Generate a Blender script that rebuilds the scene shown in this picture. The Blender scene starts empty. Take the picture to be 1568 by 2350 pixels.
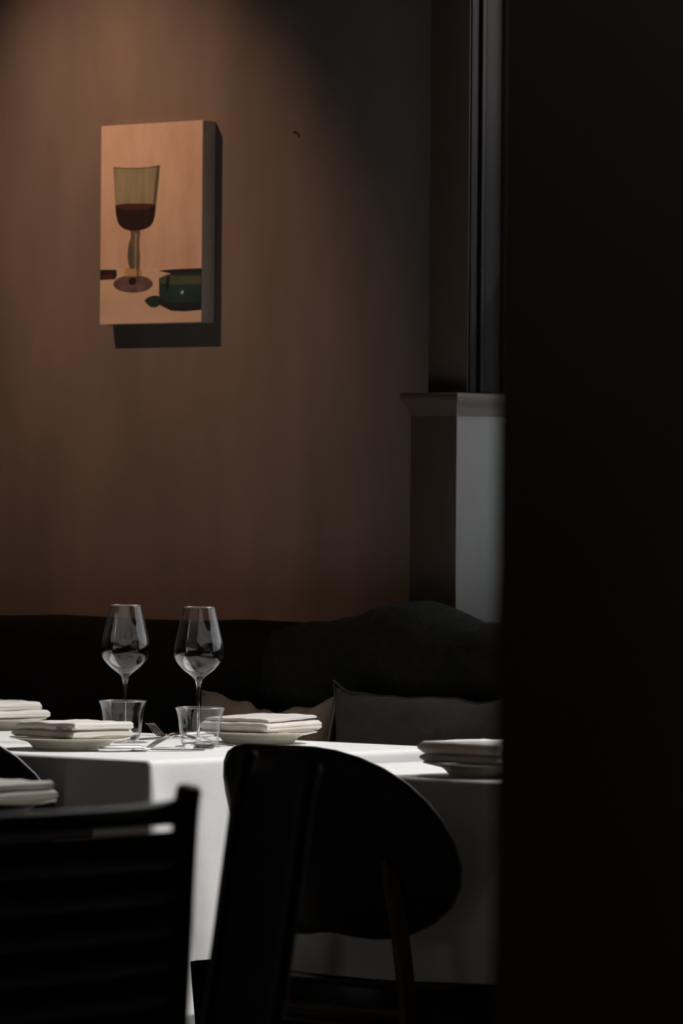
import bpy, bmesh, math, random
from mathutils import Vector, Matrix, noise
random.seed(7)
S = bpy.context.scene
COL = S.collection
PI = math.pi

# ------------------------------------------------------------------ camera
# world frame: x runs along the banquette wall, y towards it, z up; the origin lies on the
# floor under the near corner of the laid table
TH = math.radians(42)
cam_d = bpy.data.cameras.new('camera')
cam = bpy.data.objects.new('camera', cam_d); COL.objects.link(cam)
cam_d.sensor_fit = 'VERTICAL'; cam_d.sensor_height = 36.0; cam_d.sensor_width = 24.02
cam_d.lens = 12000 / 2350 * 36
cam_d.clip_start = 0.05; cam_d.clip_end = 100
cam_d.dof.use_dof = True
cam_d.dof.focus_distance = 8.48
cam_d.dof.aperture_fstop = 9.0
cam.matrix_world = (Matrix.Translation((5.604, -5.786, 1.125)) @ Matrix.Rotation(TH, 4, 'Z')
                    @ Matrix.Rotation(PI / 2, 4, 'X') @ Matrix.Rotation(0.008, 4, 'Z'))
S.camera = cam

# ------------------------------------------------------------------ light
SUN_AZ, SUN_EL = math.radians(45), math.radians(47)
sun_dir = Vector((math.cos(SUN_EL) * math.cos(SUN_AZ), math.cos(SUN_EL) * math.sin(SUN_AZ), math.sin(SUN_EL)))
sd = bpy.data.lights.new('sun', 'SUN'); sd.energy = 3.3; sd.angle = math.radians(0.6); sd.color = (1.0, 0.965, 0.93)
so = bpy.data.objects.new('sun', sd); COL.objects.link(so)
so.rotation_euler = sun_dir.to_track_quat('Z', 'Y').to_euler()

W = bpy.data.worlds.new('sky'); S.world = W; W.use_nodes = True
bg = W.node_tree.nodes['Background']
bg.inputs['Color'].default_value = (1.0, 0.985, 0.965, 1); bg.inputs['Strength'].default_value = 5.0

def spot(name, loc, target, power, color, size, blend, radius):
    d = bpy.data.lights.new(name, 'SPOT'); d.energy = power; d.color = color
    d.spot_size = math.radians(size); d.spot_blend = blend; d.shadow_soft_size = radius
    o = bpy.data.objects.new(name, d); COL.objects.link(o); o.location = loc
    o.rotation_euler = (Vector(loc) - Vector(target)).to_track_quat('Z', 'Y').to_euler()
spot('picture_light', (-1.53, 0.42, 2.56), (-1.34, 1.3, 1.63), 58, (1.0, 0.55, 0.34), 56, 1.0, 0.015)
def bulb(name, loc, power, color=(1.0, 0.66, 0.44)):
    d = bpy.data.lights.new(name, 'POINT'); d.energy = power; d.color = color; d.shadow_soft_size = 0.05
    o = bpy.data.objects.new(name, d); COL.objects.link(o); o.location = loc
bulb('pendant_or_fill_light', (1.2, -4.6, 2.5), 1)
bulb('pendant_or_fill_light', (3.92, -3.62, 1.78), 3.0, (1.0, 0.86, 0.72))  # added bulb out of view, brightens the upper part of the partition
bulb('warm_fill_bulb', (3.98, -3.46, 0.90), 0.25, (1.0, 0.5, 0.3))  # unseen warm bulb, placed to redden the lower part of the partition
spot('napkin_fill_spot', (0.87, -1.20, 3.6), (0.87, -1.2, .74), 60, (1.0, 0.95, 0.86), 16, 0.6, 0.03)  # added fill spot, lifts the napkin on the near bare table
bulb('pendant_or_fill_light', (-1.6, -3.6, 2.5), 1.5)

S.view_settings.view_transform = 'Standard'; S.view_settings.look = 'None'
S.view_settings.exposure = 0.0; S.view_settings.gamma = 1.0; S.view_settings.use_curve_mapping = False
S.cycles.max_bounces = 14; S.cycles.transparent_max_bounces = 24; S.cycles.transmission_bounces = 12
S.cycles.diffuse_bounces = 5; S.cycles.glossy_bounces = 6

# ------------------------------------------------------------------ materials
def mat(name, col, rough=0.6, noise_amt=0.0, noise_scale=8.0, stretch=(1, 1, 1), col2=None, bump=0.0, bump_scale=200.0,
        metallic=0.0, spec=0.5, coat=0.0, sheen=0.0, subsurf=0.0, detail=4.0, bump_dist=0.002):
    m = bpy.data.materials.new(name); m.use_nodes = True
    nt = m.node_tree; p = nt.nodes['Principled BSDF']
    p.inputs['Roughness'].default_value = rough; p.inputs['Metallic'].default_value = metallic
    p.inputs['Specular IOR Level'].default_value = spec
    p.inputs['Coat Weight'].default_value = coat; p.inputs['Coat Roughness'].default_value = 0.08
    p.inputs['Sheen Weight'].default_value = sheen
    if col2 is None:
        col2 = tuple(c * (1 - noise_amt) for c in col)
    tc = nt.nodes.new('ShaderNodeTexCoord')
    mp = nt.nodes.new('ShaderNodeMapping'); mp.inputs['Scale'].default_value = stretch
    nt.links.new(tc.outputs['Object'], mp.inputs['Vector'])
    n = nt.nodes.new('ShaderNodeTexNoise'); n.inputs['Scale'].default_value = noise_scale; n.inputs['Detail'].default_value = detail
    nt.links.new(mp.outputs['Vector'], n.inputs['Vector'])
    r = nt.nodes.new('ShaderNodeValToRGB')
    r.color_ramp.elements[0].position = 0.3; r.color_ramp.elements[1].position = 0.7
    r.color_ramp.elements[0].color = (*col2, 1); r.color_ramp.elements[1].color = (*col, 1)
    nt.links.new(n.outputs['Fac'], r.inputs['Fac']); nt.links.new(r.outputs['Color'], p.inputs['Base Color'])
    if bump:
        b = nt.nodes.new('ShaderNodeBump'); b.inputs['Strength'].default_value = bump; b.inputs['Distance'].default_value = bump_dist
        n2 = nt.nodes.new('ShaderNodeTexNoise'); n2.inputs['Scale'].default_value = bump_scale; n2.inputs['Detail'].default_value = 3
        nt.links.new(tc.outputs['Object'], n2.inputs['Vector'])
        nt.links.new(n2.outputs['Fac'], b.inputs['Height']); nt.links.new(b.outputs['Normal'], p.inputs['Normal'])
    return m

def weave_mat(name, col, translucent=None, tamt=0.0, scale=900.0, bump=0.2, noise_amt=0.04):
    m = mat(name, col, 0.85, noise_amt, 30, spec=0.15)
    nt = m.node_tree; p = nt.nodes['Principled BSDF']
    tc = nt.nodes.new('ShaderNodeTexCoord')
    hs = []
    for ax in ((1, 0.15, 1), (0.15, 1, 0.15)):
        mp = nt.nodes.new('ShaderNodeMapping'); mp.inputs['Scale'].default_value = ax
        nt.links.new(tc.outputs['Object'], mp.inputs['Vector'])
        n = nt.nodes.new('ShaderNodeTexNoise'); n.inputs['Scale'].default_value = scale; n.inputs['Detail'].default_value = 1
        nt.links.new(mp.outputs['Vector'], n.inputs['Vector']); hs.append(n)
    a = nt.nodes.new('ShaderNodeMath'); a.operation = 'ADD'
    nt.links.new(hs[0].outputs['Fac'], a.inputs[0]); nt.links.new(hs[1].outputs['Fac'], a.inputs[1])
    b = nt.nodes.new('ShaderNodeBump'); b.inputs['Strength'].default_value = bump; b.inputs['Distance'].default_value = 0.0008
    nt.links.new(a.outputs[0], b.inputs['Height']); nt.links.new(b.outputs['Normal'], p.inputs['Normal'])
    if translucent:
        t = nt.nodes.new('ShaderNodeBsdfTranslucent'); t.inputs['Color'].default_value = (*translucent, 1)
        x = nt.nodes.new('ShaderNodeMixShader'); x.inputs[0].default_value = tamt
        out = nt.nodes['Material Output']
        nt.links.new(p.outputs[0], x.inputs[1]); nt.links.new(t.outputs[0], x.inputs[2]); nt.links.new(x.outputs[0], out.inputs['Surface'])
    return m

def thin_glass(name, tint=(1, 1, 1), base=0.04, rim=False):
    m = bpy.data.materials.new(name); m.use_nodes = True; nt = m.node_tree
    nt.nodes.remove(nt.nodes['Principled BSDF'])
    out = nt.nodes['Material Output']
    lw = nt.nodes.new('ShaderNodeLayerWeight'); lw.inputs['Blend'].default_value = 0.5
    pw = nt.nodes.new('ShaderNodeMath'); pw.operation = 'POWER'; pw.inputs[1].default_value = 4.0
    nt.links.new(lw.outputs['Facing'], pw.inputs[0])
    ma = nt.nodes.new('ShaderNodeMath'); ma.operation = 'MULTIPLY_ADD'; ma.inputs[1].default_value = 1 - base; ma.inputs[2].default_value = base
    nt.links.new(pw.outputs[0], ma.inputs[0])
    tr = nt.nodes.new('ShaderNodeBsdfTransparent'); tr.inputs['Color'].default_value = (*tint, 1)
    gl = nt.nodes.new('ShaderNodeBsdfGlossy'); gl.inputs['Roughness'].default_value = 0.01
    mx = nt.nodes.new('ShaderNodeMixShader')
    nt.links.new(ma.outputs[0], mx.inputs[0]); nt.links.new(tr.outputs[0], mx.inputs[1]); nt.links.new(gl.outputs[0], mx.inputs[2])
    if not rim:
        nt.links.new(mx.outputs[0], out.inputs['Surface']); return m
    # towards the silhouette the light travels a long way inside the wall and is refracted
    p2 = nt.nodes.new('ShaderNodeMath'); p2.operation = 'POWER'; p2.inputs[1].default_value = 5.0
    nt.links.new(lw.outputs['Facing'], p2.inputs[0])
    gg = nt.nodes.new('ShaderNodeBsdfGlass'); gg.inputs['IOR'].default_value = 1.5; gg.inputs['Roughness'].default_value = 0.0
    m2 = nt.nodes.new('ShaderNodeMixShader')
    nt.links.new(p2.outputs[0], m2.inputs[0]); nt.links.new(mx.outputs[0], m2.inputs[1]); nt.links.new(gg.outputs[0], m2.inputs[2])
    nt.links.new(m2.outputs[0], out.inputs['Surface'])
    return m
def solid_glass(name):
    m = bpy.data.materials.new(name); m.use_nodes = True; nt = m.node_tree
    nt.nodes.remove(nt.nodes['Principled BSDF'])
    g = nt.nodes.new('ShaderNodeBsdfGlass'); g.inputs['IOR'].default_value = 1.5; g.inputs['Roughness'].default_value = 0.0
    nt.links.new(g.outputs[0], nt.nodes['Material Output'].inputs['Surface'])
    return m

M = {}
M['plaster'] = mat('plaster', (0.185, 0.155, 0.137), 0.8, noise_scale=3.4, stretch=(2.2, 1, 0.55), col2=(0.134, 0.115, 0.105), bump=0.25, bump_scale=40, spec=0.12)
M['black_wall'] = mat('black_wall', (0.045, 0.038, 0.032), 0.8, 0.3, 2, spec=0.15)
M['dark_room'] = mat('dark_room', (0.07, 0.055, 0.045), 0.8, 0.3, 3, spec=0.2)
M['ceiling'] = mat('ceiling_paint', (0.12, 0.105, 0.09), 0.9, 0.15, 3)
M['floor'] = mat('dark_floor', (0.15, 0.125, 0.105), 0.5, 0.35, 5, stretch=(1, 8, 1))
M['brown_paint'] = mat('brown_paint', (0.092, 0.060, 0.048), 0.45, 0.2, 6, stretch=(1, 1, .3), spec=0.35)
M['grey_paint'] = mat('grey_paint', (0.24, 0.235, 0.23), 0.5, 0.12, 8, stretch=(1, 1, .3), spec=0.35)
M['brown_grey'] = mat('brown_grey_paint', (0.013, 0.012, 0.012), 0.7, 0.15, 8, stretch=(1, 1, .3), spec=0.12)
M['sofa'] = mat('sofa_fabric', (0.018, 0.0155, 0.0135), 0.95, 0.3, 30, bump=0.4, bump_scale=400, spec=0.05)
M['throw'] = mat('throw_wool', (0.045, 0.043, 0.039), 0.95, 0.35, 60, bump=0.8, bump_scale=350, spec=0.05, sheen=0.05)
M['beige'] = mat('beige_linen', (0.34, 0.25, 0.19), 0.9, 0.15, 60, bump=0.4, bump_scale=700, spec=0.1)
M['charcoal'] = mat('charcoal_linen', (0.095, 0.083, 0.083), 0.9, 0.2, 60, bump=0.4, bump_scale=700, spec=0.1)
M['cloth'] = weave_mat('white_tablecloth', (0.80, 0.795, 0.79))
M['napkin'] = weave_mat('white_linen', (0.83, 0.80, 0.755), (0.74, 0.42, 0.25), 0.16, 700)
M['diffuser'] = weave_mat('white_diffuser_sheet', (0.7, 0.7, 0.7), (0.75, 0.78, 0.80), 0.55, 500)
M['ceramic'] = mat('cream_ceramic', (0.74, 0.70, 0.60), 0.22, 0.03, 10, spec=0.5)
M['steel'] = mat('polished_steel', (0.72, 0.70, 0.67), 0.18, 0.08, 40, metallic=1.0)
M['silver'] = mat('brushed_silver', (0.86, 0.85, 0.83), 0.35, 0.05, 60, metallic=1.0)
M['thin'] = thin_glass('clear_thin_glass', rim=True)
M['rim'] = thin_glass('polished_rim_glass', base=0.30)
M['pane'] = thin_glass('window_pane_glass')
M['thick'] = solid_glass('clear_thick_glass')
M['black_lacquer'] = mat('black_lacquer', (0.0035, 0.0035, 0.004), 0.32, 0.2, 20, spec=0.35)
M['edge'] = mat('satin_edge', (0.16, 0.16, 0.17), 0.35, 0.15, 20, spec=0.5)
M['black_wood'] = mat('black_stained_wood', (0.008, 0.0075, 0.008), 0.42, 0.4, 14, stretch=(4, 4, .4), spec=0.4)
M['black_leather'] = mat('black_leather', (0.010, 0.009, 0.009), 0.6, 0.3, 25, bump=0.3, bump_scale=250, spec=0.3)
M['walnut'] = mat('walnut', (0.060, 0.032, 0.018), 0.45, 0.4, 18, stretch=(6, 6, .5))
M['dark_wood'] = mat('dark_table_wood', (0.022, 0.015, 0.011), 0.45, 0.4, 8, stretch=(1, 8, 1))
M['canvas_edge'] = mat('canvas_edge', (0.62, 0.56, 0.51), 0.85, 0.1, 90, bump=0.3, bump_scale=900)
M['iron'] = mat('dark_iron', (0.03, 0.024, 0.02), 0.5, 0.2, 30, metallic=0.6)
M['thread'] = mat('black_thread', (0.012, 0.010, 0.009), 0.8)

# ------------------------------------------------------------------ mesh helpers
def link(name, me, m=None, parent=None, loc=None, smooth=False):
    if m and not me.materials: me.materials.append(m)
    if smooth:
        for p in me.polygons: p.use_smooth = True
    o = bpy.data.objects.new(name, me); COL.objects.link(o)
    if parent: o.parent = parent
    if loc: o.location = loc
    return o
def from_bm(name, bm, m=None, parent=None, loc=None, smooth=False, sharp=None):
    bmesh.ops.recalc_face_normals(bm, faces=bm.faces)
    me = bpy.data.meshes.new(name); bm.to_mesh(me); bm.free()
    o = link(name, me, m, parent, loc, smooth)
    if smooth and sharp is not None: me.set_sharp_from_angle(angle=math.radians(sharp))
    return o
def thing(name, label, cat, loc=(0, 0, 0), rz=0.0, group=None):
    o = bpy.data.objects.new(name, None); COL.objects.link(o)
    o.location = loc; o.rotation_euler = (0, 0, rz); o.empty_display_size = .05
    return tag(o, label, cat, group)
def tag(o, label, cat=None, group=None, kind=None):
    o['label'] = label
    if cat: o['category'] = cat
    if group: o['group'] = group
    if kind: o['kind'] = kind
    return o
def struct(o, label):
    o['kind'] = 'structure'; o['label'] = label; return o
def copy_tree(o, parent=None):
    c = o.copy(); COL.objects.link(c); c.parent = parent
    for ch in list(o.children): copy_tree(ch, c)
    return c
def box(bm, x0, x1, y0, y1, z0, z1, bev=0.0, seg=2):
    vs = [bm.verts.new((x, y, z)) for x in (x0, x1) for y in (y0, y1) for z in (z0, z1)]
    idx = [(0, 1, 3, 2), (4, 6, 7, 5), (0, 4, 5, 1), (2, 3, 7, 6), (0, 2, 6, 4), (1, 5, 7, 3)]
    fs = [bm.faces.new([vs[i] for i in q]) for q in idx]
    if bev:
        es = list({e for f in fs for e in f.edges})
        bmesh.ops.bevel(bm, geom=es, offset=bev, segments=seg, profile=0.5, affect='EDGES')
def box_obj(name, x0, x1, y0, y1, z0, z1, m, parent=None, bev=0.0, loc=None):
    bm = bmesh.new(); box(bm, x0, x1, y0, y1, z0, z1, bev)
    return from_bm(name, bm, m, parent, loc, smooth=bev > 0, sharp=40)
def tube(bm, pts, rads, n=12, flat=None, cap=True):
    """swept tube; flat = (w,h) multipliers with h along the local up"""
    pts = [Vector(p) for p in pts]; rings = []
    for i, p in enumerate(pts):
        t = (pts[min(i + 1, len(pts) - 1)] - pts[max(i - 1, 0)]).normalized()
        upv = Vector((0, 0, 1)) if abs(t.z) < .95 else Vector((0, 1, 0))
        a = t.cross(upv).normalized(); b = a.cross(t).normalized()
        r = rads[i] if not isinstance(rads, (int, float)) else rads
        w, h = (r if isinstance(r, tuple) else (r, r))
        rings.append([bm.verts.new(p + a * (w * math.cos(2 * PI * k / n)) + b * (h * math.sin(2 * PI * k / n))) for k in range(n)])
    for A, B in zip(rings, rings[1:]):
        for k in range(n): bm.faces.new((A[k], A[(k + 1) % n], B[(k + 1) % n], B[k]))
    if cap:
        bm.faces.new(rings[0][::-1]); bm.faces.new(rings[-1])
def lathe(bm, prof, n=64, closed=True):
    rings = []
    for r, z in prof:
        if r < 1e-6: rings.append([bm.verts.new((0, 0, z))])
        else: rings.append([bm.verts.new((r * math.cos(2 * PI * k / n), r * math.sin(2 * PI * k / n), z)) for k in range(n)])
    pairs = list(zip(rings, rings[1:])) + ([(rings[-1], rings[0])] if closed else [])
    for A, B in pairs:
        for k in range(n):
            k2 = (k + 1) % n
            if len(A) == 1 and len(B) == 1: break
            if len(A) == 1: bm.faces.new((A[0], B[k2], B[k]))
            elif len(B) == 1: bm.faces.new((A[k], A[k2], B[0]))
            else: bm.faces.new((A[k], A[k2], B[k2], B[k]))
def spline(pts, n=8):
    """catmull-rom through 2-d / 3-d points"""
    P = [Vector(p) for p in pts]; out = []
    for i in range(len(P) - 1):
        p0, p1, p2, p3 = P[max(i - 1, 0)], P[i], P[i + 1], P[min(i + 2, len(P) - 1)]
        for k in range(n):
            t = k / n
            out.append(0.5 * ((2 * p1) + (p2 - p0) * t + (2 * p0 - 5 * p1 + 4 * p2 - p3) * t * t + (3 * p1 - p0 - 3 * p2 + p3) * t ** 3))
    out.append(P[-1]); return out
def smoothstep(a, b, x):
    t = max(0.0, min(1.0, (x - a) / (b - a))); return t * t * (3 - 2 * t)
def fbm(x, y, z=0.0, o=3):
    return noise.fractal(Vector((x, y, z)), 1.0, 2.0, o)

# ------------------------------------------------------------------ room shell
YB, YN = 1.30, 1.45            # plaster wall face, back of the window niche
XL, XR, YF, ZC = -4.0, 8.0, -9.0, 3.95
WX0, WX1, WZ0, WZ1 = -0.407, 2.15, 0.98, 3.78
o = box_obj('floor', XL, XR, YF, 1.52, -0.1, 0.0, M['floor']); struct(o, 'dark floor of the dining room')
o = box_obj('ceiling', XL, XR, YF, 1.52, ZC, ZC + .1, M['ceiling']); struct(o, 'dark ceiling of the dining room')
o = box_obj('wall_left', XL - .1, XL, YF, 1.8, 0, ZC, M['dark_room']); struct(o, 'dark side wall beyond the left of the picture')
o = box_obj('wall_right', XR, XR + .1, YF, 1.8, 0, ZC, M['dark_room']); struct(o, 'dark side wall beyond the right of the picture')
FW = ((-3.3, -2.9), (-2.1, -1.8))     # street windows in the wall behind the viewer
bm = bmesh.new()
for a, b in ((XL, FW[0][0]), (FW[0][1], FW[1][0]), (FW[1][1], XR)): box(bm, a, b, YF - .1, YF, 0, ZC)
for a, b in FW: box(bm, a, b, YF - .1, YF, 0, .7); box(bm, a, b, YF - .1, YF, 3.3, ZC)
o = from_bm('wall_front', bm, M['dark_room']); struct(o, 'dark wall behind the viewer')
bm = bmesh.new()
box(bm, XL, -0.50, YB, 1.52, 0, ZC)
box(bm, WX0, WX1, YN + .02, 1.52, 0, WZ0)
box(bm, WX0, WX1, YN, 1.52, WZ1, ZC)
box(bm, WX1, XR, YB, 1.52, 0, ZC)
o = from_bm('wall_back', bm, M['plaster']); struct(o, 'brown mottled plaster wall behind the banquette')
# niche panel below the window
o = box_obj('trim_3', WX0, WX1, YN, YN + .02, 0, WZ0 - .04, M['grey_paint']); struct(o, 'painted panel under the window')

# pilaster beside the window: wide lower part with a moulded cap, narrower upper part with vertical mouldings
root = bpy.data.objects.new('trim_1', None); COL.objects.link(root); root.location = (-0.46, 1.19, 0); struct(root, 'painted lower pilaster with a moulded cap beside the window')
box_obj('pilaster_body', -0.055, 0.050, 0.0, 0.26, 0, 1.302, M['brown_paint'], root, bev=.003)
box_obj('lit_side_board', 0.0502, 0.053, 0.002, 0.255, 0, 1.296, M['grey_paint'], root, bev=.001)  # lighter colour stands in for window light falling on this side
bm = bmesh.new()
prof = [(0.0, 1.296), (0.002, 1.302), (0.003, 1.308), (0.007, 1.316), (0.0115, 1.322), (0.0135, 1.327), (0.0135, 1.333), (0.011, 1.3365), (0.0, 1.3375)]
rings = []
for (e, z) in prof:
    rings.append([bm.verts.new(p) for p in ((-0.055 - e, 0.26, z), (-0.055 - e, 0 - e, z), (0.053 + e, 0 - e, z), (0.053 + e, 0.26, z))])
for A, B in zip(rings, rings[1:]):
    for k in range(4): bm.faces.new((A[k], A[(k + 1) % 4], B[(k + 1) % 4], B[k]))
bm.faces.new(rings[0][::-1]); bm.faces.new(rings[-1])
from_bm('cap_moulding', bm, M['brown_paint'], root, smooth=True, sharp=50)
root = bpy.data.objects.new('trim_2', None); COL.objects.link(root); root.location = (-0.46, 1.22, 1.3375); struct(root, 'dark upper pilaster with vertical mouldings beside the window')
box_obj('pilaster_body', -0.040, 0.052, 0.0, 0.36, 0, ZC - 1.3375, M['brown_paint'], root, bev=.002)
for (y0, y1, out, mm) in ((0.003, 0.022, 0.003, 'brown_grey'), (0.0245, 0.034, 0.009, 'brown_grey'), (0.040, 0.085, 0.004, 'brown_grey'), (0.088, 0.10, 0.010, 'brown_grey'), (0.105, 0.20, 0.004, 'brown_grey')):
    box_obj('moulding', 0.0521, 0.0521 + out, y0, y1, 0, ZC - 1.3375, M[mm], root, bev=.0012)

# the window itself, hidden behind the black partition from here
root = bpy.data.objects.new('window_1', None); COL.objects.link(root); root.location = ((WX0 + WX1) / 2, 1.487, WZ0); struct(root, 'tall window in the niche behind the partition')
hw = (WX1 - WX0) / 2; hh = WZ1 - WZ0
for nm, a in (('window_frame', (-hw, -hw + .05, -.03, .03, 0, hh)), ('window_frame', (hw - .05, hw, -.03, .03, 0, hh)),
              ('window_frame', (-hw + .05, hw - .05, -.03, .03, 0, .05)), ('window_frame', (-hw + .05, hw - .05, -.03, .03, hh - .05, hh))):
    box_obj(nm, *a, M['grey_paint'], root, bev=.004)
box_obj('pane', -hw + .05, hw - .05, -.003, .003, .05, hh - .05, M['pane'], root)
box_obj('transom', -hw + .05, hw - .05, -.012, .012, .80, .83, M['grey_paint'], root, bev=.003)
box_obj('sun_diffuser', -hw + .05, hw - .05, -.008, -.0065, .05, .81, M['diffuser'], root)  # unseen sheet added to stop the low sun and spread it softly
box_obj('window_sill', -hw, hw, -.05, -.03, -.04, 0.0, M['grey_paint'], root, bev=.005)

for k, (a, b) in enumerate(FW):
    root = bpy.data.objects.new('window_%d' % (k + 2), None); COL.objects.link(root); root.location = ((a + b) / 2, YF - .05, .7); struct(root, 'street window behind the viewer')
    hw, hh = (b - a) / 2, 2.6
    for q in ((-hw, -hw + .06, 0, hh), (hw - .06, hw, 0, hh), (-.03, .03, 0, hh), (-hw + .06, hw - .06, 0, .06), (-hw + .06, hw - .06, hh - .06, hh)):
        box_obj('window_frame', q[0], q[1], -.03, .03, q[2], q[3], M['brown_paint'], root, bev=.004)
    for q in ((-hw + .06, -.03), (.03, hw - .06)):
        box_obj('pane', q[0], q[1], -.003, .003, .06, hh - .06, M['pane'], root)

# black partition in front, seen out of focus
o = box_obj('wall_partition', 3.4946, XR, -3.299, -3.16, 0, ZC, M['black_wall']); struct(o, 'black partition wall close to the viewer, filling the dark right side')

# ------------------------------------------------------------------ picture on the wall
PW, PH, PT = 0.266, 0.376, 0.035
pic = thing('painting', 'small unframed canvas painting of a wine glass on the brown wall', 'painting', (-1.365, YB, 1.476))
def paint_mat(name, c, c2, sc=6, st=(3, 1, .8)):
    return mat(name, c, 0.6, noise_scale=sc / .27, stretch=st, col2=c2, spec=0.25, bump=.15, bump_scale=160)
PM = {
    'field': paint_mat('paint_peach', (0.518, 0.404, 0.323), (0.446, 0.323, 0.245), 2.5, (2.5, 1, .9)),
    'table': paint_mat('paint_table', (0.533, 0.430, 0.333), (0.461, 0.361, 0.274), 3, (.8, 1, 3)),
    'cup': paint_mat('paint_cup', (0.259, 0.249, 0.167), (0.173, 0.172, 0.122), 6, (3, 1, .6)),
    'line': paint_mat('paint_line', (0.094, 0.095, 0.073), (0.061, 0.065, 0.054)),
    'wine': paint_mat('paint_wine', (0.016, 0.009, 0.008), (0.009, 0.006, 0.006)),
    'winetop': paint_mat('paint_winetop', (0.061, 0.022, 0.016), (0.036, 0.014, 0.012)),
    'stem': paint_mat('paint_stem', (0.137, 0.103, 0.083), (0.065, 0.053, 0.049), 5, (5, 1, .5)),
    'foot': paint_mat('paint_foot', (0.144, 0.099, 0.098), (0.068, 0.047, 0.051), 7, (2, 1, 3)),
    'gold': paint_mat('paint_gold', (0.418, 0.301, 0.127), (0.346, 0.241, 0.118)),
    'green': paint_mat('paint_green', (0.014, 0.050, 0.044), (0.009, 0.029, 0.027), 5, (1, 1, 3)),
    'green2': paint_mat('paint_light_green', (0.072, 0.090, 0.054), (0.032, 0.056, 0.039), 5, (1, 1, 4)),
    'dark': paint_mat('paint_dark', (0.014, 0.017, 0.024), (0.009, 0.012, 0.016)),
    'red': paint_mat('paint_red', (0.086, 0.015, 0.022), (0.054, 0.010, 0.016)),
    'white': paint_mat('paint_white', (0.446, 0.516, 0.490), (0.360, 0.430, 0.412)),
}
bm = bmesh.new(); box(bm, 0, PW, -PT, 0, 0, PH, .0015)
from_bm('canvas', bm, M['canvas_edge'], pic, smooth=True, sharp=40)
def q2p(x, y):
    s = (x - 205) / 910; yt = 235 - 55 * s; yb = 2005 - 20 * s
    return s * PW, (1 - (y - yt) / (yb - yt)) * PH
def layer(name, pts, m, lift, n=1):
    P = [q2p(*p) for p in pts]
    if n > 1:
        P = [(v.x, v.y) for v in spline([(a, b, 0) for a, b in P] + [(P[0][0], P[0][1], 0)], n)][:-1]
    P = [(min(max(a, .0006), PW - .0006), min(max(b, .0006), PH - .0006)) for a, b in P]
    bm = bmesh.new()
    y1 = -PT - lift
    f = [bm.verts.new((a, y1, b)) for a, b in P]; g = [bm.verts.new((a, -PT + .0002, b)) for a, b in P]
    bm.faces.new(f); bm.faces.new(g[::-1])
    for i in range(len(f)): bm.faces.new((f[i], f[(i + 1) % len(f)], g[(i + 1) % len(f)], g[i]))
    return from_bm(name, bm, PM[m], pic)
layer('painted_field', [(205, 235), (1115, 180), (1115, 1512), (205, 1512)], 'field', .0002)
layer('painted_table', [(205, 1508), (1115, 1504), (1115, 1985), (205, 2005)], 'table', .0003)
layer('painted_shadow', [(730, 1524), (860, 1512), (1116, 1503), (1116, 1550), (850, 1552)], 'dark', .0005)
layer('painted_box', [(205, 1515), (352, 1515), (360, 1570), (340, 1600), (205, 1606)], 'dark', .0005)
layer('painted_box_side', [(235, 1555), (325, 1552), (322, 1592), (235, 1594)], 'red', .0007)
layer('painted_foot', [(505 + 178 * math.cos(a), 1642 - 78 * math.sin(a)) for a in [k * PI / 16 for k in range(32)]], 'foot', .0005)
layer('painted_foot_centre', [(500 + 34 * math.cos(a), 1618 - 34 * math.sin(a)) for a in [k * PI / 8 for k in range(16)]], 'wine', .0007)
layer('painted_glint', [(440, 1500), (560, 1500), (575, 1565), (430, 1570)], 'gold', .0006, 3)
layer('painted_stem', [(478, 1160), (560, 1160), (556, 1280), (566, 1400), (560, 1500), (552, 1570), (540, 1570), (535, 1505), (480, 1505), (456, 1420), (462, 1300), (482, 1230)], 'stem', .0008, 3)
layer('painted_stem_edge', [(522, 1190), (538, 1190), (534, 1500), (520, 1500)], 'cup', .00095)
layer('painted_stem_side', [(480, 1300), (505, 1300), (500, 1490), (470, 1440)], 'line', .00095)
bowl_line = [(v.x, v.y) for v in spline([(x, y, 0) for x, y in ((704, 945), (688, 1060), (655, 1122), (590, 1155), (505, 1168), (430, 1152), (375, 1110), (350, 1030), (341, 945))], 4)]
cup = [(322, 600), (420, 606), (530, 607), (640, 600), (738, 582), (722, 760)] + bowl_line + [(330, 740)]
layer('painted_glass_outline', cup, 'line', .0006)
inner = [(332, 612), (530, 618), (708, 604), (696, 760), (678, 935), (345, 940), (342, 900), (336, 740)]
layer('painted_glass', inner, 'cup', .0008)
layer('painted_wine', [(341, 945), (420, 952), (520, 954), (620, 950)] + bowl_line[:-1], 'wine', .0009)
layer('painted_wine_surface', [(345, 940), (430, 926), (600, 926), (690, 932), (640, 975), (500, 985), (400, 975)], 'winetop', .0011, 3)
layer('painted_green_tin', [(738, 1592), (800, 1565), (850, 1552), (1116, 1545), (1116, 1872), (960, 1886), (850, 1880), (742, 1828)], 'green', .0007)
layer('painted_tin_top', [(745, 1600), (830, 1572), (1116, 1575), (1116, 1640), (880, 1648), (765, 1640)], 'green2', .0009, 2)
layer('painted_tin_edge', [(810, 1575), (835, 1572), (830, 1650), (805, 1720), (795, 1650)], 'dark', .0011)
layer('painted_tin_base', [(742, 1770), (860, 1815), (1116, 1800), (1116, 1872), (960, 1886), (850, 1880), (742, 1828)], 'dark', .0009)
layer('painted_tin_shadow', [(608, 1792), (655, 1755), (738, 1752), (738, 1838), (665, 1848)], 'green', .0006, 2)
layer('painted_highlight', [(930, 1725), (945, 1700), (958, 1712), (950, 1735)], 'white', .0011, 2)

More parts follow.
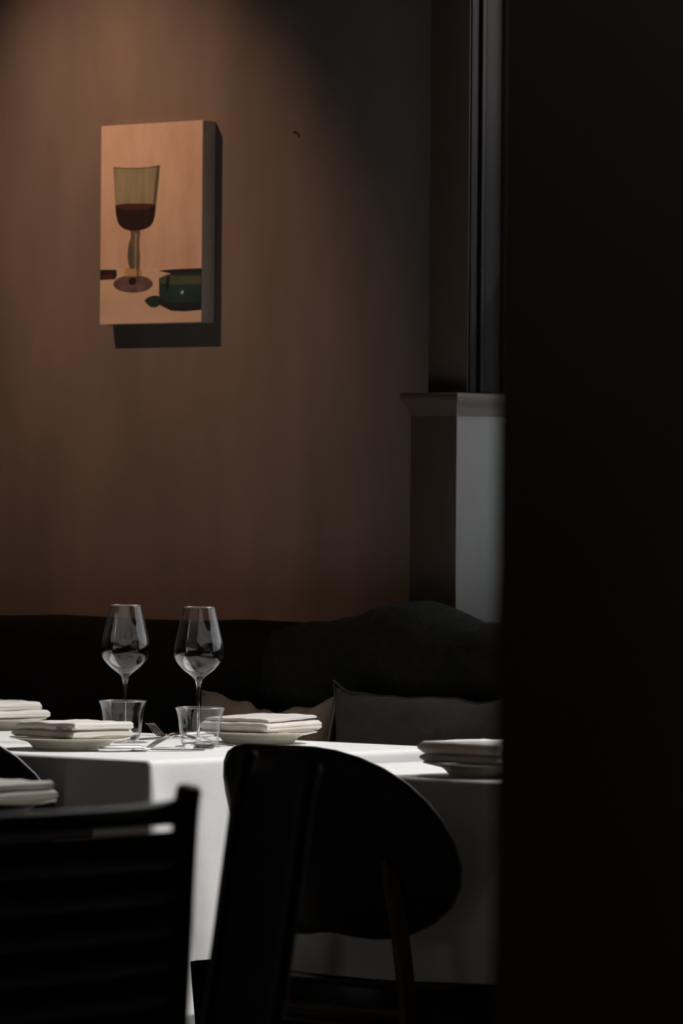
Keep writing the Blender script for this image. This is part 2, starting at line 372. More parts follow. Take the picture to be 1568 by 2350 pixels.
n_ = bmesh.new(); tube(n_, [(0, 0.012, 0), (0, -.006, 0)], 0.0014, 8); tube(n_, [(0, -.006, 0), (0, -.0075, 0)], .0028, 10)
o = from_bm('wall_nail', n_, M['iron'], loc=(-0.894, YB, 1.822), smooth=True, sharp=40); tag(o, 'tiny dark nail in the bare brown plaster right of the painting', 'nail')
br = thing('wall_bracket', 'slim dark vertical bracket high on the wall beside the upper pilaster', 'bracket', (-0.555, YB, 1.883))
box_obj('back_plate', -.010, .010, -.004, 0, 0, .105, M['iron'], br, bev=.0015)
box_obj('raised_bar', -.005, .005, -.012, -.004, .008, .097, M['iron'], br, bev=.002)

# ------------------------------------------------------------------ banquette
sofa = thing('banquette', 'long black upholstered banquette along the wall', 'banquette', (0, 1.0, 0))
def soft_box(name, x0, x1, y0, y1, z0, z1, m, parent, bev, nx=60, sag=.006, seed=0):
    bm = bmesh.new(); box(bm, x0, x1, y0, y1, z0, z1)
    for k in range(1, nx):
        x = x0 + (x1 - x0) * k / nx
        bmesh.ops.bisect_plane(bm, geom=bm.verts[:] + bm.edges[:] + bm.faces[:], plane_co=(x, 0, 0), plane_no=(1, 0, 0))
    es = [e for e in bm.edges if len(e.link_faces) == 2 and e.calc_face_angle(0) > 1.0]
    bmesh.ops.bevel(bm, geom=es, offset=bev, segments=4, profile=.5, affect='EDGES')
    for v in bm.verts:
        w = fbm(v.co.x * 3.1 + seed, v.co.z * 4, seed)
        v.co.z += sag * w * (1 if v.co.z > (z0 + z1) / 2 else 0); v.co.y += sag * .6 * w
    return from_bm(name, bm, m, parent, smooth=True, sharp=60)
box_obj('plinth', -3.9, 3.2, -0.13, 0.12, 0, .10, M['black_wood'], sofa, bev=.004)
soft_box('seat', -3.9, 3.2, -0.18, 0.02, .10, .44, M['sofa'], sofa, .04, seed=3)
soft_box('backrest', -3.9, 3.2, 0.02, 0.15, .10, .926, M['sofa'], sofa, .045, sag=.008, seed=9)

# heaped throw over the backrest
bm = bmesh.new()
ridge = [(-.70, .922), (-.62, .926), (-.56, .932), (-.529, .940), (-.47, .956), (-.43, .964), (-.39, .967), (-.36, .962), (-.33, .951), (-.30, .944), (-.275, .933), (-.25, .930), (-.22, .931), (-.15, .934), (0.0, .945), (0.2, .94), (.35, .928)]
def ridge_z(x):
    for (a, za), (b, zb) in zip(ridge, ridge[1:]):
        if a <= x <= b:
            t = (x - a) / (b - a); return za + (zb - za) * t * t * (3 - 2 * t)
    return ridge[0][1] if x < ridge[0][0] else ridge[-1][1]
NX, NJ = 120, 44
grid = []
for i in range(NX + 1):
    x = -.70 + 1.05 * i / NX
    zr = ridge_z(x); row = []
    edge = smoothstep(-.70, -.60, x) * (1 - smoothstep(.27, .35, x))
    for j in range(NJ + 1):
        t = j / NJ
        if t < .18:      # behind
            k = t / .18; y = 1.158 - .002; z = .80 + (zr - .025 - .80) * k
        elif t < .42:    # over the top
            a = (t - .18) / .24 * PI; y = 1.09 + .066 * math.cos(a); z = zr - .025 + .03 * math.sin(a)
        else:            # down the front
            k = (t - .42) / .58; y = 1.024 - .035 * math.sin(k * PI * .55) * edge - .012; z = (zr - .025) * (1 - k) + .47 * k
        fold = math.sin((x * 1.0 + z * 0.75) * 26 + 2.5 * fbm(x * 3, z * 3, 4)) * .5 + .5
        amp = .022 * smoothstep(.30, .5, t) * edge
        y -= amp * fold + .012 * smoothstep(.3, .5, t) * fbm(x * 5, z * 5, 8)
        z += .004 * fbm(x * 22, y * 22, 2) * edge
        row.append(bm.verts.new((x, y, z)))
    grid.append(row)
for i in range(NX):
    for j in range(NJ): bm.faces.new((grid[i][j], grid[i + 1][j], grid[i + 1][j + 1], grid[i][j + 1]))
bmesh.ops.solidify(bm, geom=bm.faces[:], thickness=.004)
o = from_bm('throw_blanket', bm, M['throw'], smooth=True); tag(o, 'rumpled black wool throw heaped over the banquette back beside the pilaster', 'blanket')

def cushion(name, label, loc, w, h, t, rz, lean, m, seed, pinch=.05, droop=0.0):
    root = thing(name, label, 'cushion', loc, rz)
    N = 36; bm = bmesh.new(); gf, gb = [], []
    for i in range(N + 1):
        a, b = [], []
        for j in range(N + 1):
            x = -1 + 2 * i / N; z = -1 + 2 * j / N
            ex = 1 - pinch * 2.2 * (1 - abs(z) ** 2.2); ez = 1 - pinch * 2.2 * (1 - abs(x) ** 2.2)
            X = x * ex * w / 2; Z = z * ez * h / 2
            th = t / 2 * ((1 - abs(x) ** 2.6) * (1 - abs(z) ** 2.6)) ** .55
            w1 = fbm(x * 1.6 + seed, z * 1.6, seed, 3)
            Z += .022 * w1 * smoothstep(-.2, 1, z) - droop * smoothstep(-.2, 1, z) * (1 - x * x)
            yy = .016 * fbm(x * 2.3, z * 2.3, seed + 5) * (1 - max(abs(x), abs(z)) ** 6)
            for sgn, L in ((-1, a), (1, b)):
                if sgn == 1 and (i in (0, N) or j in (0, N)): L.append(a[-1] if sgn == 1 else None); continue
                L.append(bm.verts.new((X, sgn * th + yy, Z)))
        gf.append(a); gb.append(b)
    for i in range(N):
        for j in range(N):
            bm.faces.new((gf[i][j], gf[i + 1][j], gf[i + 1][j + 1], gf[i][j + 1]))
            try: bm.faces.new((gb[i][j], gb[i][j + 1], gb[i + 1][j + 1], gb[i + 1][j]))
            except ValueError: pass
    rim = [gf[i][0].co.copy() for i in range(N)] + [gf[N][j].co.copy() for j in range(N)] + [gf[N - i][N].co.copy() for i in range(N)] + [gf[0][N - j].co.copy() for j in range(N + 1)]
    T = Matrix.Translation((0, 0, h / 2)) @ Matrix.Rotation(lean, 4, 'X')
    bm.transform(T)
    from_bm('cover', bm, m, root, smooth=True)
    bm = bmesh.new(); tube(bm, [T @ p for p in rim], .0022, 6)
    from_bm('piping', bm, m, root, smooth=True)
    return root
cushion('cushion', 'beige linen cushion leaning on the banquette behind the folded napkins', (-.622, .915, .43), .325, .385, .12, 0.0, -.16, M['beige'], 3.1, .045, .012)
cushion('cushion', 'charcoal linen cushion with a peaked corner leaning on the black banquette', (-.215, .925, .43), .51, .415, .14, 0.05, -.16, M['charcoal'], 11.7, .05, .012)

# ------------------------------------------------------------------ tables and cloths
def table(label, x0, x1, y0, y1, z, m):
    cx, cy = (x0 + x1) / 2, (y0 + y1) / 2
    r = thing('dining_table', label, 'table', (cx, cy, 0)); w, d = (x1 - x0) / 2, (y1 - y0) / 2
    box_obj('tabletop', -w, w, -d, d, z - .028, z, m, r, bev=.004)
    for sx in (-1, 1):
        for sy in (-1, 1):
            bm = bmesh.new(); a, b = sx * (w - .09), sy * (d - .09)
            tube(bm, [(a, b, 0), (a, b, z - .03)], [.018, .026], 14)
            from_bm('leg', bm, m, r, smooth=True, sharp=40)
    return r
TZ = 0.74
TA = (-1.30, 0.0, 0.0, 0.72); TB = (0.275, 1.05, -0.07, 0.66)
table('dark wooden table under the sunlit white tablecloth', TA[0] + .005, TA[1] - .005, TA[2] + .005, TA[3] - .005, TZ - .0035, M['dark_wood'])
table('dark wooden table under the shaded white tablecloth behind the black shell chair', TB[0] + .005, TB[1] - .005, TB[2] + .005, TB[3] - .005, TZ - .0035, M['dark_wood'])

def tablecloth(name, label, rect, z, drop, seed, low_w=.105, group=None):
    x0, x1, y0, y1 = rect; rc = .0101; re = .010
    base = []   # (point, normal angle, corner closeness, arclength)
    sides = [((x1, y0 + rc), (x1, y1 - rc), 0.0), ((x1 - rc, y1), (x0 + rc, y1), PI / 2), ((x0, y1 - rc), (x0, y0 + rc), PI), ((x0 + rc, y0), (x1 - rc, y0), 1.5 * PI)]
    for k, (a, b, ang) in enumerate(sides):
        L = math.hypot(b[0] - a[0], b[1] - a[1]); n = max(40, int(L / .010))
        for i in range(n + 1):
            t = i / n; s = t * L
            base.append((a[0] + (b[0] - a[0]) * t, a[1] + (b[1] - a[1]) * t, ang, min(s, L - s), k, s))
        cx = (x1 - rc, x0 + rc, x0 + rc, x1 - rc)[k]; cy = (y1 - rc, y1 - rc, y0 + rc, y0 + rc)[k]
        for i in range(1, 12):
            th = ang + PI / 2 * i / 12
            base.append((cx + rc * math.cos(th), cy + rc * math.sin(th), th, 0.0, k, L))
    prof = [(-re, 0)] + [(-re + re * math.sin(a), -re + re * math.cos(a)) for a in (.3, .6, .9, 1.2, PI / 2)]
    NH = 26
    bm = bmesh.new(); rows = []
    for (o_, dz) in prof:
        rows.append([bm.verts.new((px + math.cos(th) * o_, py + math.sin(th) * o_, z + dz)) for (px, py, th, dc, k, s) in base])
    for j in range(1, NH + 1):
        t = j / NH; row = []
        for (px, py, th, dc, k, s) in base:
            low = smoothstep(low_w, low_w * .8, dc)
            hem = drop + .15 * low - .004 * math.sin(s * 9 + k)
            h = re + (hem - re) * t
            c = max(0.0, 1 - dc / .030)
            wave = math.sin(s * 17 + seed + 1.3 * k + 1.5 * fbm(s * 3, k, seed)) * .5 + .5
            off = .006 * h / drop + .016 * wave * (h / drop) ** 1.2 * smoothstep(.03, .16, dc) + c * .07 * h + .24 * max(0.0, h - drop) - .03 * h * math.exp(-((dc - .07) / .03) ** 2)
            row.append(bm.verts.new((px + math.cos(th) * off, py + math.sin(th) * off, z - h)))
        rows.append(row)
    n = len(base)
    for A, B in zip(rows, rows[1:]):
        for i in range(n): bm.faces.new((A[i], A[(i + 1) % n], B[(i + 1) % n], B[i]))
    ctr = Vector(((x0 + x1) / 2, (y0 + y1) / 2, z)); prev = rows[0]
    for q in (.75, .5, .25):
        cur = [bm.verts.new(ctr + (v.co - ctr) * q) for v in rows[0]]
        for i in range(n): bm.faces.new((cur[i], cur[(i + 1) % n], prev[(i + 1) % n], prev[i]))
        prev = cur
    cv = bm.verts.new(ctr)
    for i in range(n): bm.faces.new((cv, prev[(i + 1) % n], prev[i]))
    o = from_bm(name, bm, M['cloth'], smooth=True, sharp=65)
    tag(o, label, 'tablecloth', group)
    return o
tablecloth('tablecloth', 'white linen tablecloth in bright sun under the wine glasses', TA, TZ, .316, 1.0, .082)
tablecloth('tablecloth', 'white tablecloth mostly in shade behind the black shell chair', TB, TZ, .292, 4.0, .06)

# ------------------------------------------------------------------ crockery and linen
PL_PROF = [(0, .004), (.050, .004), (.054, .0055), (.062, .0125), (.068, .0165), (.080, .0185), (.0965, .0205), (.0975, .0200), (.0972, .0190),
           (.080, .0150), (.072, .0135), (.066, .0105), (.0585, .0022), (.0565, .0), (.0535, .0), (.052, .0018), (0, .0018)]
bm = bmesh.new(); lathe(bm, PL_PROF, 96, closed=False)
plate_me = None
def plate(label, x, y, z=TZ, group='cream plates laid on the tables'):
    global plate_me
    if plate_me is None:
        o = from_bm('dinner_plate', bm, M['ceramic'], smooth=True, sharp=60); plate_me = o.data
    else:
        o = link('dinner_plate', plate_me)
    o.location = (x, y, z); return tag(o, label, 'plate', group)

def fold_mesh(bm, w, d, H, t, z0, seed, y_off=0.0, flip=False, wob=.0016, x_off=0.0, rise=0.0):
    """one U-shaped fold of linen: closed along the front (-y) edge, open towards +y, extruded along x"""
    r = H / 2; sec = []
    for k in range(9):
        a = -PI / 2 - PI * k / 8
        sec.append((r + r * math.cos(a), r + r * math.sin(a)))
    top = [(d * q, H) for q in (.15, .35, .55, .75, .93, .985)] + [(d, H - t * .5), (d * .985, H - t)]
    inn = [(d * q, H - t) for q in (.8, .5, .25)]
    ri = r - t; innr = [(r + ri * math.cos(PI / 2 + PI * k / 6), r + ri * math.sin(PI / 2 + PI * k / 6)) for k in range(7)]
    inn2 = [(d * q, t) for q in (.25, .5, .8)] + [(d * .985, t), (d, t * .5), (d * .985, 0)]
    bot = [(d * q, 0) for q in (.9, .7, .5, .3, .15)]
    sec = sec + top + inn + innr + inn2 + bot
    NXs = 22; rings = []
    for i in range(NXs + 1):
        q = i / NXs; x = -w / 2 + w * q
        e = min(q, 1 - q) * w
        rnd = 1 - .5 * max(0, 1 - e / .004) ** 2
        row = []
        for (y, zz) in sec:
            nz = fbm(x * 26 + seed, y * 20, seed + zz * 60, 3)
            ny = fbm(x * 20 + seed * 2, y * 12, seed + 3 + zz * 40, 2)
            zc = H / 2 + (zz - H / 2) * (rnd if not (0 < i < NXs) else 1)
            row.append(bm.verts.new((x + x_off + wob * .8 * ny * (1 if i in (0, NXs) else 0), y - d / 2 + y_off + wob * 1.1 * ny, z0 + zc + wob * nz + rise * smoothstep(.1, .9, y / d))))
        rings.append(row)
    n = len(sec)
    for A, B in zip(rings, rings[1:]):
        for k in range(n): bm.faces.new((A[k], A[(k + 1) % n], B[(k + 1) % n], B[k]))
    bm.faces.new(rings[0][::-1]); bm.faces.new(rings[-1])

def napkin(label, x, y, z, rz, specs, text=None):
    root = thing('folded_napkin', label, 'napkin', (x, y, z), rz)
    for sp in specs:
        bm = bmesh.new(); fold_mesh(bm, **sp)
        fo = from_bm('fold', bm, M['napkin'], root, smooth=True, sharp=50)
    if text:
        cu = bpy.data.curves.new('lettering', 'FONT'); cu.body = text; cu.size = .0074; cu.extrude = .00015; cu.space_character = .98
        cu.align_x = 'RIGHT'; cu.materials.append(M['thread'])
        to = bpy.data.objects.new('lettering', cu); COL.objects.link(to); to.parent = root
        to.location = text_loc; to.rotation_euler = (PI / 2, 0, 0)
        dg = bpy.context.evaluated_depsgraph_get()
        me = bpy.data.meshes.new_from_object(to.evaluated_get(dg)); bpy.data.objects.remove(to)
        lo = link('lettering', me, None, fo, text_loc); lo.rotation_euler = (PI / 2, 0, 0)
        lo['label'] = 'small black embroidered lettering'
    return root
RZ = TZ + .0212
plate('cream plate at the near edge of the sunlit table, beside the knife handle', -.339, .167)
text_loc = (.066, -.0712, .0130)
napkin('white folded napkin with small dark lettering on the plate nearest the cloth edge', -.335, .172, RZ, 0.0,
       [dict(w=.140, d=.138, H=.0118, t=.0057, z0=0, seed=1.0, x_off=-.004), dict(w=.134, d=.134, H=.0122, t=.0059, z0=.0122, seed=5.0, x_off=.002)], 'SEBASTIAN')
plate('cream plate behind the right-hand tumbler on the sunlit table', -.308, .579)
napkin('white folded napkin on the plate behind the right-hand tumbler', -.306, .581, RZ, 0.03,
       [dict(w=.150, d=.140, H=.0150, t=.0070, z0=0, seed=12.0, rise=.002), dict(w=.138, d=.125, H=.0064, t=.0031, z0=.0155, seed=16.0, y_off=.006, rise=.004, x_off=-.004)])
plate('cream plate cut by the left picture edge at the far side of the sunlit table', -.974, .607)
napkin('plump white folded napkin on the plate cut by the left picture edge', -.970, .607, RZ, -.05,
       [dict(w=.152, d=.138, H=.0125, t=.0060, z0=0, seed=22.0, wob=.0022), dict(w=.130, d=.134, H=.0145, t=.0069, z0=.0130, seed=27.0, x_off=-.008, wob=.003)])
plate('cream plate in deep shade on the table behind the black shell chair', .6463, .0475)
napkin('folded napkin in deep shade on the plate beside the black partition', .645, .05, RZ, 0.0,
       [dict(w=.150, d=.140, H=.0115, t=.0055, z0=0, seed=32.0), dict(w=.158, d=.144, H=.0175, t=.0084, z0=.012, seed=37.0, wob=.001)])

# near table on the left with one more setting, out of focus
TCt = (.20, .96, -1.80, -1.09)
table('dark bare table behind the slatted black chair', *TCt, TZ, M['dark_wood'])
plate('blurred cream plate on the bare table just above the slatted chair back', .872, -1.207)
napkin('blurred folded napkin on the plate just above the slatted chair back', .872, -1.205, RZ, 0.1,
       [dict(w=.140, d=.138, H=.011, t=.005, z0=0, seed=41.0), dict(w=.132, d=.134, H=.011, t=.005, z0=.0115, seed=46.0)])

# ------------------------------------------------------------------ glassware
def sc(pts, base, k): return [(r / k, (base - y) / k) for r, y in pts]
KW = 1408.0
bowl_out = [(36.4, 1393), (41.5, 1415), (46.5, 1437), (51.2, 1458), (55.3, 1477), (57.6, 1493), (57.2, 1503), (54.5, 1513), (49.5, 1522), (42, 1531), (33, 1539.5), (23, 1547), (14.5, 1553.5), (9.5, 1559.5)]
def wine_glass(label, x, y):
    root = thing('wine_glass', label, 'wine glass', (x, y, TZ), 0, 'stemmed wine glasses on the sunlit table')
    out = [(r / KW, (1714 - v) / KW) for r, v in bowl_out]
    outs = [(p.x, p.y) for p in spline([(a, b, 0) for a, b in out], 4)]
    T = .0009; ins = []
    for i, (r, z) in enumerate(outs):
        a = outs[max(i - 1, 0)]; b = outs[min(i + 1, len(outs) - 1)]
        dx, dz = b[0] - a[0], b[1] - a[1]; l = math.hypot(dx, dz)
        nx, nz = dz / l, -dx / l          # towards the axis / up
        ins.append((max(r + nx * T, 0.0), z + nz * T))
    zb = outs[-1][1]
    ins = [(r, z) for r, z in ins if z > zb + .005]
    prof = outs[::-1] + [((outs[0][0] + ins[0][0]) / 2, outs[0][1] + .0004)] + ins + [(0, ins[-1][1] - .0005)]
    bm = bmesh.new(); lathe(bm, prof, 96, closed=False)
    from_bm('bowl', bm, M['thin'], root, smooth=True, sharp=70)
    bm = bmesh.new(); rr, rz_ = outs[0][0] - T / 2, outs[0][1] + .0003
    lathe(bm, [(rr + .0007 * math.cos(a), rz_ + .0007 * math.sin(a)) for a in [k * PI / 4 for k in range(8)]], 96)
    from_bm('rim', bm, M['rim'], root, smooth=True)
    st = [(9.5, 1559.5), (7.2, 1566), (5.2, 1574), (4.2, 1585), (3.5, 1600), (3.2, 1630), (3.3, 1665), (4.0, 1690), (6.0, 1700), (9.5, 1704)]
    bm = bmesh.new(); sp = [(p.x, p.y) for p in spline([(r / KW, (1714 - v) / KW, 0) for r, v in st], 5)]
    lathe(bm, [(0, sp[0][1])] + sp + [(0, sp[-1][1])], 32, closed=False)
    from_bm('stem', bm, M['thick'], root, smooth=True, sharp=60)
    bm = bmesh.new(); lathe(bm, [(0, .0072), (.0068, .0070), (.012, .0050), (.020, .0034), (.030, .0024), (.0372, .0018), (.0380, .0012), (.0374, .0006), (.030, .0008), (0, .0022)], 80, closed=False)
    from_bm('foot', bm, M['thin'], root, smooth=True, sharp=60)
    return root
wine_glass('tall wine glass standing before the tumbler nearest the lettered napkin', -.451, .407)
wine_glass('tall wine glass standing behind the tumbler next to the two forks', -.271, .394)

KT = 1419.0
tum = [(57.0, 1624), (55.0, 1629), (52.3, 1638), (50.0, 1650), (48.2, 1664), (46.6, 1680), (44.5, 1695), (42.0, 1704), (38.5, 1711), (33.0, 1716)]
def tumbler(label, x, y):
    root = thing('water_tumbler', label, 'tumbler', (x, y, TZ), 0, 'small water tumblers on the sunlit table')
    out = [(p.x, p.y) for p in spline([(r / KT, (1718.5 - v) / KT, 0) for r, v in tum], 4)]
    ins = [(r - .0013, z) for r, z in out if z > .0115]
    wall = [(out[0][0] - .0006, out[0][1] + .0005)]
    cut_i = next(i for i, (r, z) in enumerate(out) if z < .0095)
    prof = [(out[cut_i][0] - .0014, .0100)] + out[:cut_i + 1][::-1] + wall + ins
    bm = bmesh.new(); lathe(bm, prof, 96, closed=True)
    from_bm('side_wall', bm, M['thin'], root, smooth=True, sharp=70)
    bm = bmesh.new()
    lathe(bm, [(out[0][0] - .0006 + .0009 * math.cos(a), out[0][1] + .0002 + .0009 * math.sin(a)) for a in [k * PI / 4 for k in range(8)]], 96)
    from_bm('rim', bm, M['rim'], root, smooth=True)
    low = out[cut_i:]
    bm = bmesh.new(); lathe(bm, [(0, .0088), (low[0][0] - .008, .0090), (low[0][0] - .002, .0096), (low[0][0] - .0001, low[0][1] - .0002)] + low[1:] + [(.021, .0006), (.019, .0012), (0, .0022)], 96, closed=False)
    from_bm('base', bm, M['thick'], root, smooth=True, sharp=50)
    return root
tumbler('flared water tumbler behind the lettered napkin', -.505, .457)
tumbler('flared water tumbler at the cloth edge by the curved black chair back', -.221, .345)

# ------------------------------------------------------------------ cutlery
def dirz(a, b): return math.atan2(b[1] - a[1], b[0] - a[0])
def knife(label, a, b, L):
    root = thing('table_knife', label, 'knife', (a[0], a[1], TZ), dirz(a, b), 'knives on the sunlit table')
    bm = bmesh.new()
    tube(bm, [(0, 0, .0056), (.002, 0, .0056), (.012, 0, .0056), (.045, 0, .0056), (.074, 0, .0054)], [(.0028, .0026), (.0048, .0044), (.0066, .0054), (.0068, .0055), (.0062, .0050)], 16)
    from_bm('handle', bm, M['silver'], root, smooth=True, sharp=60)
    bm = bmesh.new(); tube(bm, [(.0738, 0, .0046), (.077, 0, .0046), (.082, 0, .0042), (.090, 0, .004)], [(.0061, .0045), (.0061, .0045), (.0045, .0032), (.0032, .0016)], 16)
    from_bm('bolster', bm, M['steel'], root, smooth=True, sharp=60)
    bm = bmesh.new(); pts = spline([(.088, 0, .0035), (.11, 0, .0030), (.14, 0, .0024), (L - .012, 0, .0018), (L, 0, .0014)], 4)
    tube(bm, pts, [(.003 + .0055 * math.sin(min(1, i / len(pts) * 1.15) * PI * .9) + .0004, .0009) for i in range(len(pts))], 10)
    from_bm('blade', bm, M['steel'], root, smooth=True, sharp=40)
    return root
knife('silver handled knife lying along the near cloth edge before the plate', (-.2435, .1335), (-.179, .287), .185)
knife('thin knife lying behind the tumblers with its blade towards the far plate', (-.517, .690), (-.512, .500), .19)

def fork(label, tip, end, up, group='forks crossing between the tumblers'):
    """tip -> end lie on the cloth; up=True: tines curve up, else the fork lies face down"""
    L = math.hypot(end[0] - tip[0], end[1] - tip[1])
    root = thing('table_fork', label, 'fork', (tip[0], tip[1], TZ), dirz(tip, end), group)
    if up: zt = lambda s: .0016 + .019 * (1 - smoothstep(0, .052, s)) ** 1.2 + .006 * smoothstep(.06, .09, s) * (1 - smoothstep(.12, L, s))
    else: zt = lambda s: .0012 + .021 * math.sin(min(s / .065, 1) * PI / 2) * (1 - smoothstep(.065, L, s))
    ys = [(-.0078 + .0052 * k) for k in range(4)]
    for yk in ys:
        bm = bmesh.new(); n = 10
        tube(bm, [(s, yk * (0.92 + .08 * s / .045), zt(s)) for s in [.046 * i / n for i in range(n + 1)]], [(.0007 + .0008 * min(1, i / 4), .0008 + .0004 * min(1, i / 4)) for i in range(n + 1)], 8)
        from_bm('tine', bm, M['steel'], root, smooth=True, sharp=50)
    bm = bmesh.new(); n = 30; s0 = .043
    def wd(s):
        if s < .060: return .0096 - .001 * ((s - s0) / .017)
        if s < .078: return .0086 - .0056 * smoothstep(.060, .078, s)
        return .0030 + .0042 * smoothstep(.085, L - .01, s)
    tube(bm, [(s0 + (L - s0) * i / n, 0, zt(s0 + (L - s0) * i / n)) for i in range(n + 1)], [(wd(s0 + (L - s0) * i / n) * (0.55 if i == n else 1), .0012) for i in range(n + 1)], 12)
    from_bm('handle', bm, M['steel'], root, smooth=True, sharp=60)
    return root
fork('fork lying face down with its tine tips near the knife handle', (-.288, .296), (-.262, .470), False)
fork('fork lying tines up behind the face down fork', (-.635, .655), (-.470, .600), True)
sp = thing('teaspoon', 'spoon tip poking out past the silver knife handle', 'spoon', (-.279, .141, TZ), dirz((-.279, .141), (-.175, .215)))
bm = bmesh.new(); n = 16
tube(bm, [(.034 * i / n, 0, .0042 - .0022 * math.sin(PI * i / n)) for i in range(n + 1)], [(.0004 + .0085 * math.sin(PI * min(.97, i / n)) ** .7, .0016) for i in range(n + 1)], 14)
from_bm('spoon_bowl', bm, M['steel'], sp, smooth=True, sharp=60)
bm = bmesh.new(); tube(bm, [(.032, 0, .0040), (.045, 0, .0050), (.07, 0, .0032), (.10, 0, .0018)], [(.0018, .0011), (.0016, .0011), (.0022, .001), (.0034, .0009)], 10)
from_bm('handle', bm, M['steel'], sp, smooth=True, sharp=60)

# ------------------------------------------------------------------ shell chairs
HALF = [(0.0, -.1254), (.0206, -.1270), (.0436, -.1305), (.0696, -.1326), (.0979, -.1302), (.1270, -.1220), (.1546, -.1067), (.1775, -.0842), (.1929, -.0559), (.2001, -.0243),
        (.2002, .0081), (.1945, .0397), (.1834, .0696), (.1666, .0962), (.1445, .1180), (.1185, .1337), (.0905, .1431), (.0628, .1473), (.0365, .1482), (.0, .1482)]
def shell_chair(label, x, y, rz, sz=.438):
    root = thing('shell_chair', label, 'chair', (x, y, 0), rz, 'black shell chairs at the tables')
    K, REC, Z0, T = 2.378, math.tan(.434), .644, .011
    loop = HALF + [(-a, b) for a, b in HALF[-2:0:-1]]
    bm = bmesh.new(); N = len(loop); layers = []
    def P(s, t, off):
        nx, ny = 2 * K * s, -1.0; l = math.hypot(nx, ny)
        return (s + off * nx / l, K * s * s - REC * t + off * ny / l, Z0 + t)
    def ring(k, off): return [bm.verts.new(P(a * k, b * k, off)) for a, b in loop]
    front = [ring(k, -T / 2) for k in (.25, .5, .7, .85, .955)]; back = [ring(k, T / 2) for k in (.25, .5, .7, .85, .955)]
    e1, e2, e3 = ring(.985, -T * .36), ring(1.0, 0), ring(.985, T * .36)
    seq = front + [e1, e2, e3] + back[::-1]
    for A, B in zip(seq, seq[1:]):
        for i in range(N): bm.faces.new((A[i], A[(i + 1) % N], B[(i + 1) % N], B[i]))
    for R, off in ((front[0], -T / 2), (back[0], T / 2)):
        c = bm.verts.new(P(0, 0, off))
        for i in range(N): bm.faces.new((c, R[i], R[(i + 1) % N]))
    from_bm('backrest', bm, M['black_lacquer'], root, smooth=True)
    bm = bmesh.new()
    bands = [ring(k, o2 * T) for k, o2 in ((.990, -.40), (1.004, -.28), (1.006, 0), (1.004, .28), (.990, .40))]
    for A, B in zip(bands, bands[1:]):
        for i in range(N): bm.faces.new((A[i], A[(i + 1) % N], B[(i + 1) % N], B[i]))
    from_bm('edge_band', bm, M['edge'], root, smooth=True)['label'] = 'satin grey edge band'
    # seat
    bm = bmesh.new(); N2 = 56; rows = []
    def seat_ring(k, dz):
        out = []
        for i in range(N2):
            a = 2 * PI * i / N2; ca, sa = math.cos(a), math.sin(a)
            X = .205 * k * math.copysign(abs(ca) ** .8, ca) * (1 - .06 * sa); Y = .270 + .205 * k * math.copysign(abs(sa) ** .85, sa)
            dish = -.014 * (1 - k * k) + .006 * (k * sa) ** 2
            out.append(bm.verts.new((X, Y, sz + dz + dish)))
        return out
    tops = [seat_ring(k, .007) for k in (.2, .45, .7, .88, .96)]; edge = [seat_ring(.99, .003), seat_ring(1, -.006), seat_ring(1.0, -.040), seat_ring(.985, -.052)]; bots = [seat_ring(k, -.058) for k in (.96, .7, .45, .2)]
    seq = tops + edge + bots
    for A, B in zip(seq, seq[1:]):
        for i in range(N2): bm.faces.new((A[i], A[(i + 1) % N2], B[(i + 1) % N2], B[i]))
    bm.faces.new(tops[0]); bm.faces.new(bots[-1])
    from_bm('seat', bm, M['black_lacquer'], root, smooth=True)
    for sx in (-1, 1):
        bm = bmesh.new()
        pts = spline([(sx * .121, .030, .630), (sx * .122, .047, .590), (sx * .125, .062, .52), (sx * .148, .052, .40), (sx * .172, .030, .20), (sx * .195, -.010, 0)], 5)
        rad = [.0050 + .0085 * smoothstep(0, .22, i / len(pts)) - .003 * smoothstep(.6, 1, i / len(pts)) for i in range(len(pts))]
        tube(bm, pts, rad, 14); from_bm('leg', bm, M['walnut'], root, smooth=True, sharp=60)
        bm = bmesh.new(); pts = spline([(sx * .165, .40, sz - .055), (sx * .178, .42, .22), (sx * .19, .44, 0)], 5)
        tube(bm, pts, [.014 - .004 * i / len(pts) for i in range(len(pts))], 14); from_bm('leg', bm, M['walnut'], root, smooth=True, sharp=60)
    bm = bmesh.new(); tube(bm, [(-.142, .064, sz - .03), (.142, .064, sz - .03)], .008, 12); from_bm('seat_rail', bm, M['walnut'], root, smooth=True, sharp=60)
    bm = bmesh.new(); tube(bm, [(-.165, .40, sz - .068), (.165, .40, sz - .068)], .008, 12); from_bm('seat_rail', bm, M['walnut'], root, smooth=True, sharp=60)
    return root
shell_chair('wide curved black shell chair at the shaded table', .5484, -.2429, .0704)
shell_chair('black shell chair with a sunlit rim cut by the left picture edge', -.365, -.14, .24, .405)

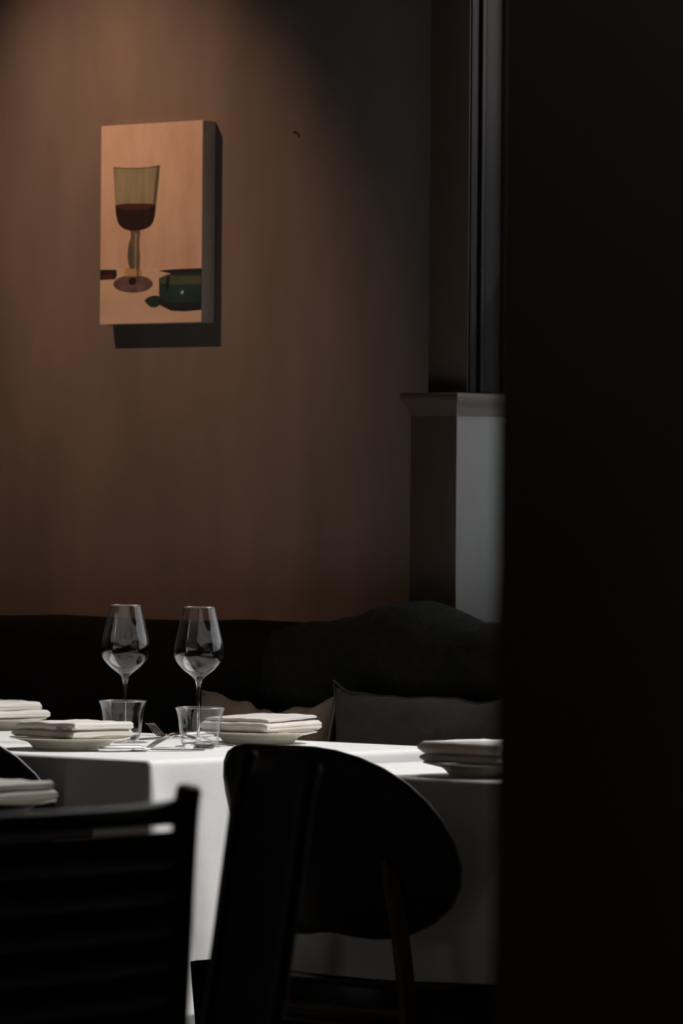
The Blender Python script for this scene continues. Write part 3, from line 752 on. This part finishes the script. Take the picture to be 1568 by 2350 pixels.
# ------------------------------------------------------------------ foreground chairs
def post_chair(name, label, pR, pL, lean, slats, m, panel=None, ear=.0):
    """pR/pL: top ends of the two back posts; seat lies on the side of -normal"""
    a = Vector((*pL, 0)); b = Vector((*pR, 0)); mid = (a + b) / 2; w = (b - a).length
    ax = (b - a).normalized(); fw = Vector((-ax.y, ax.x, 0))     # local +y = forward (towards the seat)
    root = thing(name, label, 'chair', (mid.x, mid.y, 0), math.atan2(ax.y, ax.x))
    return root, w
ZT = .862
def back_y(z, lean): return lean * (ZT - z)            # forward offset going down
def chair_frame(root, w, lean, pr=.012, seat_w=None, m='black_wood', ptop=ZT):
    sw = w / 2
    yb = back_y(.45, lean)
    for sx in (-1, 1):
        bm = bmesh.new()
        pts = spline([(sx * sw, -.004, ptop), (sx * sw, back_y(.82, lean), .82), (sx * sw, back_y(.65, lean), .65), (sx * sw, yb, .45), (sx * sw * 1.01, yb - .01, .22), (sx * sw * 1.03, yb - .055, 0)], 6)
        tube(bm, pts, [(pr * (.80 if i == 0 else 1.0), pr * (.80 if i == 0 else 1.0)) for i in range(len(pts))], 14)
        from_bm('leg', bm, M[m], root, smooth=True, sharp=50)
        bm = bmesh.new(); tube(bm, [(sx * sw * 1.05, yb + .37, .44), (sx * sw * 1.08, yb + .39, 0)], [.014, .011], 14)
        from_bm('leg', bm, M[m], root, smooth=True, sharp=50)
        bm = bmesh.new(); tube(bm, [(sx * sw * 1.02, yb, .26), (sx * sw * 1.06, yb + .38, .26)], .008, 10)
        from_bm('stretcher', bm, M[m], root, smooth=True, sharp=50)
    box_obj('seat', -sw * 1.08, sw * 1.08, yb - .01, yb + .41, .440, .462, M[m], root, bev=.006)
# slatted chair: back runs along y, seat towards -x
root, w = post_chair('slat_back_chair', 'out-of-focus black chair with a horizontally slatted back, nearest the viewer', (2.150, -2.168), (2.150, -2.588), 0, 0, None)
LEAN1 = .055
chair_frame(root, w, LEAN1, .0125)
z = .846
for k in range(10):
    hgt = .0205 if k == 0 else .0327
    bm = bmesh.new(); rows = []
    zc = z - hgt / 2 if k == 0 else .8195 - hgt / 2 - (k - 1) * .0335
    for i in range(17):
        q = -1 + 2 * i / 16; X = q * (w / 2 - .008); Y = back_y(zc, LEAN1) - .014 * (1 - q * q)
        dz = .004 * (q ** 4) if k == 0 else 0
        rows.append([bm.verts.new((X, Y + s * .0045, zc + tz * hgt / 2 + (dz if tz > 0 else 0))) for s, tz in ((-1, -.93), (-1, .45 if k == 1 else .7), (-.2, 1), (.5, 1), (1, .85), (1, -.85), (.5, -1), (-.7, -1))])
    for A, B in zip(rows, rows[1:]):
        for j in range(8): bm.faces.new((A[j], A[(j + 1) % 8], B[(j + 1) % 8], B[j]))
    bm.faces.new(rows[0][::-1]); bm.faces.new(rows[-1])
    from_bm('slat', bm, M['black_wood'], root, smooth=True, sharp=50)
# narrow chair with a panel back, turned almost edge on
root, w = post_chair('panel_back_chair', 'out-of-focus narrow black chair with a plain panel back beside the slatted chair', (1.6802, -1.5821), (1.9346, -1.7567), 0, 0, None)
LEAN2 = .13
chair_frame(root, w, LEAN2, .0095)
bm = bmesh.new(); rows = []
for i in range(13):
    q = -1 + 2 * i / 12; X = q * (w / 2 - .012); row = []
    for j in range(9):
        zz = .842 - .35 * j / 8
        row.append(bm.verts.new((X, back_y(zz, LEAN2) - .010 * (1 - q * q), zz)))
    rows.append(row)
for A, B in zip(rows, rows[1:]):
    for j in range(8): bm.faces.new((A[j], A[j + 1], B[j + 1], B[j]))
bmesh.ops.solidify(bm, geom=bm.faces[:], thickness=.009)
from_bm('back_panel', bm, M['black_leather'], root, smooth=True, sharp=50)
